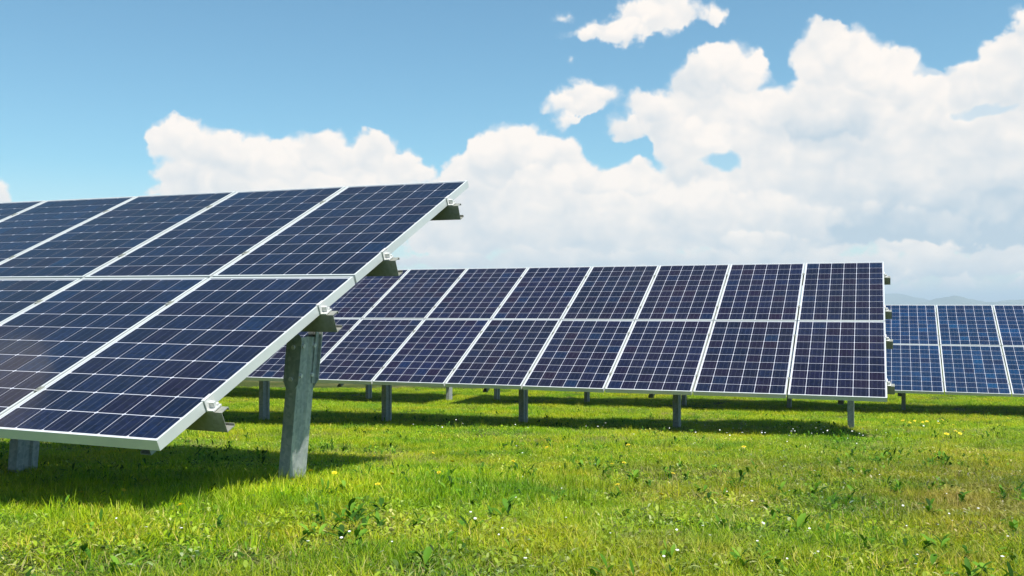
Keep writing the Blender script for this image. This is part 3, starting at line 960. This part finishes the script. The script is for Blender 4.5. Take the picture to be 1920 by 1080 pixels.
def flower_meshes():
    out = []
    m = Leaves(); n = 14
    for j in range(n): m.leaf((0, 0, 0), .017, j / n * 6.283, .35, .007, 0, .1, .3)
    for j in range(9): m.leaf((0, 0, .001), .010, j / 9 * 6.283 + .2, .9, .005, 0, .1, .3)
    out.append(m.mesh('flower_head', M_YEL))
    m = Leaves()
    for j in range(3): m.blade((0, 0, -.01), .075, j * 2.1, .02, .004, .3, 3)
    out.append(m.mesh('stem', M_STEM))
    m = Leaves()
    for j in range(9): m.leaf((0, 0, .0), .011, j / 9 * 6.283, .25, .006, 0, .1, .3)
    out.append(m.mesh('daisy_flower', M_WHITE))
    return out


ME_HEAD, ME_STEM, ME_DAISY = flower_meshes()
YELLOW = [
    ('yellow dandelion flower in the grass right of the foreground post', 'scattered yellow dandelions', 1.0,
     [(785, 862), (812, 857), (873, 860), (892, 855), (962, 878), (822, 902), (708, 925), (700, 866), (627, 902), (582, 900), (550, 916), (735, 905), (848, 880), (905, 872)]),
    ('yellow dandelion flower in the grass below the middle array', 'yellow dandelions below the middle array', 1.0,
     [(1178, 846), (1147, 882), (1170, 880), (1158, 922), (1240, 945), (1465, 874), (1025, 850), (1320, 868), (1395, 850), (1262, 900)]),
    ('yellow flower in the loose patch under the far right array', 'patch of yellow flowers', 1.25,
     [(1745, 793), (1752, 790), (1738, 797), (1723, 800), (1730, 796), (1693, 797), (1706, 799), (1760, 799), (1780, 797), (1788, 802), (1800, 822), (1792, 819), (1808, 817), (1775, 826), (1890, 789), (1850, 795), (1715, 793), (1768, 793)]),
    ('yellow flower at the dark shadow edge in the left foreground', 'yellow flowers at the left', .9, [(153, 936)]),
    ('yellow flower in the sunlit grass below the left shadow, under the array corner', 'yellow flowers at the left', .9, [(338, 972)]),
    ('yellow flower standing inside the dark left shadow', 'yellow flowers at the left', .9, [(231, 935)]),
]
for lb, gr, sz, lst in YELLOW:
    for (x, y) in lst:
        g = ground_at(x, y + 6); s_ = sz * random.uniform(.85, 1.2)
        e = empty('dandelion', Matrix.Translation(g) @ Matrix.Rotation(random.uniform(0, 6.28), 4, 'Z') @ Matrix.Scale(s_, 4)); tag(e, lb, 'flower', gr)
        link_mesh('stem', ME_STEM, e)
        link_mesh('flower_head', ME_HEAD, e, Matrix.Translation((0, 0, .064)) @ Matrix.Rotation(random.uniform(.1, .6), 4, 'X'))
rw = random.Random(3)
WHITE = [(340, 1024), (274, 1022), (209, 1000), (218, 1000), (737, 982), (891, 1004), (770, 982), (935, 1020), (942, 1018), (1006, 890), (1256, 1042), (1270, 1056), (1285, 1015), (655, 1030), (640, 1040), (735, 1058), (992, 1040), (1106, 1053),
         (1760, 1000), (1720, 1006), (1890, 1033), (1900, 908), (1642, 896), (1600, 905), (1365, 922), (1396, 925), (1430, 1000), (1500, 1000), (1556, 1038), (1700, 1016), (1855, 1005), (1830, 975), (1780, 990), (1880, 1075), (1680, 1076)]
for _ in range(75): WHITE.append((rw.uniform(560, 1915), 830 + 250 * rw.random() ** .8))
for _ in range(95): WHITE.append((rw.gauss(1480, 130), rw.gauss(818, 8)))
for _ in range(24): WHITE.append((rw.uniform(700, 1600), rw.uniform(796, 812)))
for (x, y) in WHITE:
    if x > 1918: continue
    g = ground_at(x, min(y + 4, 1085)); h = rw.uniform(.035, .075) if y > 830 else rw.uniform(.06, .12)
    o = link_mesh('daisy', ME_DAISY, M=Matrix.Translation(g + Vector((0, 0, h))) @ Matrix.Rotation(rw.uniform(-.6, .6), 4, 'X') @ Matrix.Rotation(rw.uniform(0, 6), 4, 'Z') @ Matrix.Scale(rw.uniform(.28, .6) if y > 880 else rw.uniform(.45, .9), 4))
    if y > 830: tag(o, 'tiny white daisy flower in the open sunlit grass', 'flower', 'white daisies in the open grass')
    else: tag(o, 'tiny white flower along the shadow edge of the middle array', 'flower', 'white flowers along the middle array shadow')


# ------------------------------------------------------------------ air between here and the hills
def build_haze():
    m = MB(); m.box(-6000, 6000, -2500, 7500, -8, 62)
    me = m.mesh('haze')
    mt = bpy.data.materials.new('pale_air'); mt.use_nodes = True; nt = mt.node_tree; nt.nodes.clear()
    o_ = nt.nodes.new('ShaderNodeOutputMaterial'); v = nt.nodes.new('ShaderNodeVolumePrincipled')
    v.inputs['Color'].default_value = (.74, .89, 1, 1); v.inputs['Density'].default_value = HAZE; v.inputs['Anisotropy'].default_value = .0
    nt.links.new(v.outputs[0], o_.inputs['Volume'])
    o = link_mesh('haze', me, mat=mt); tag(o, 'thin pale blue air over the meadow and hills', kind='stuff')


HAZE = 0.00045
build_haze()
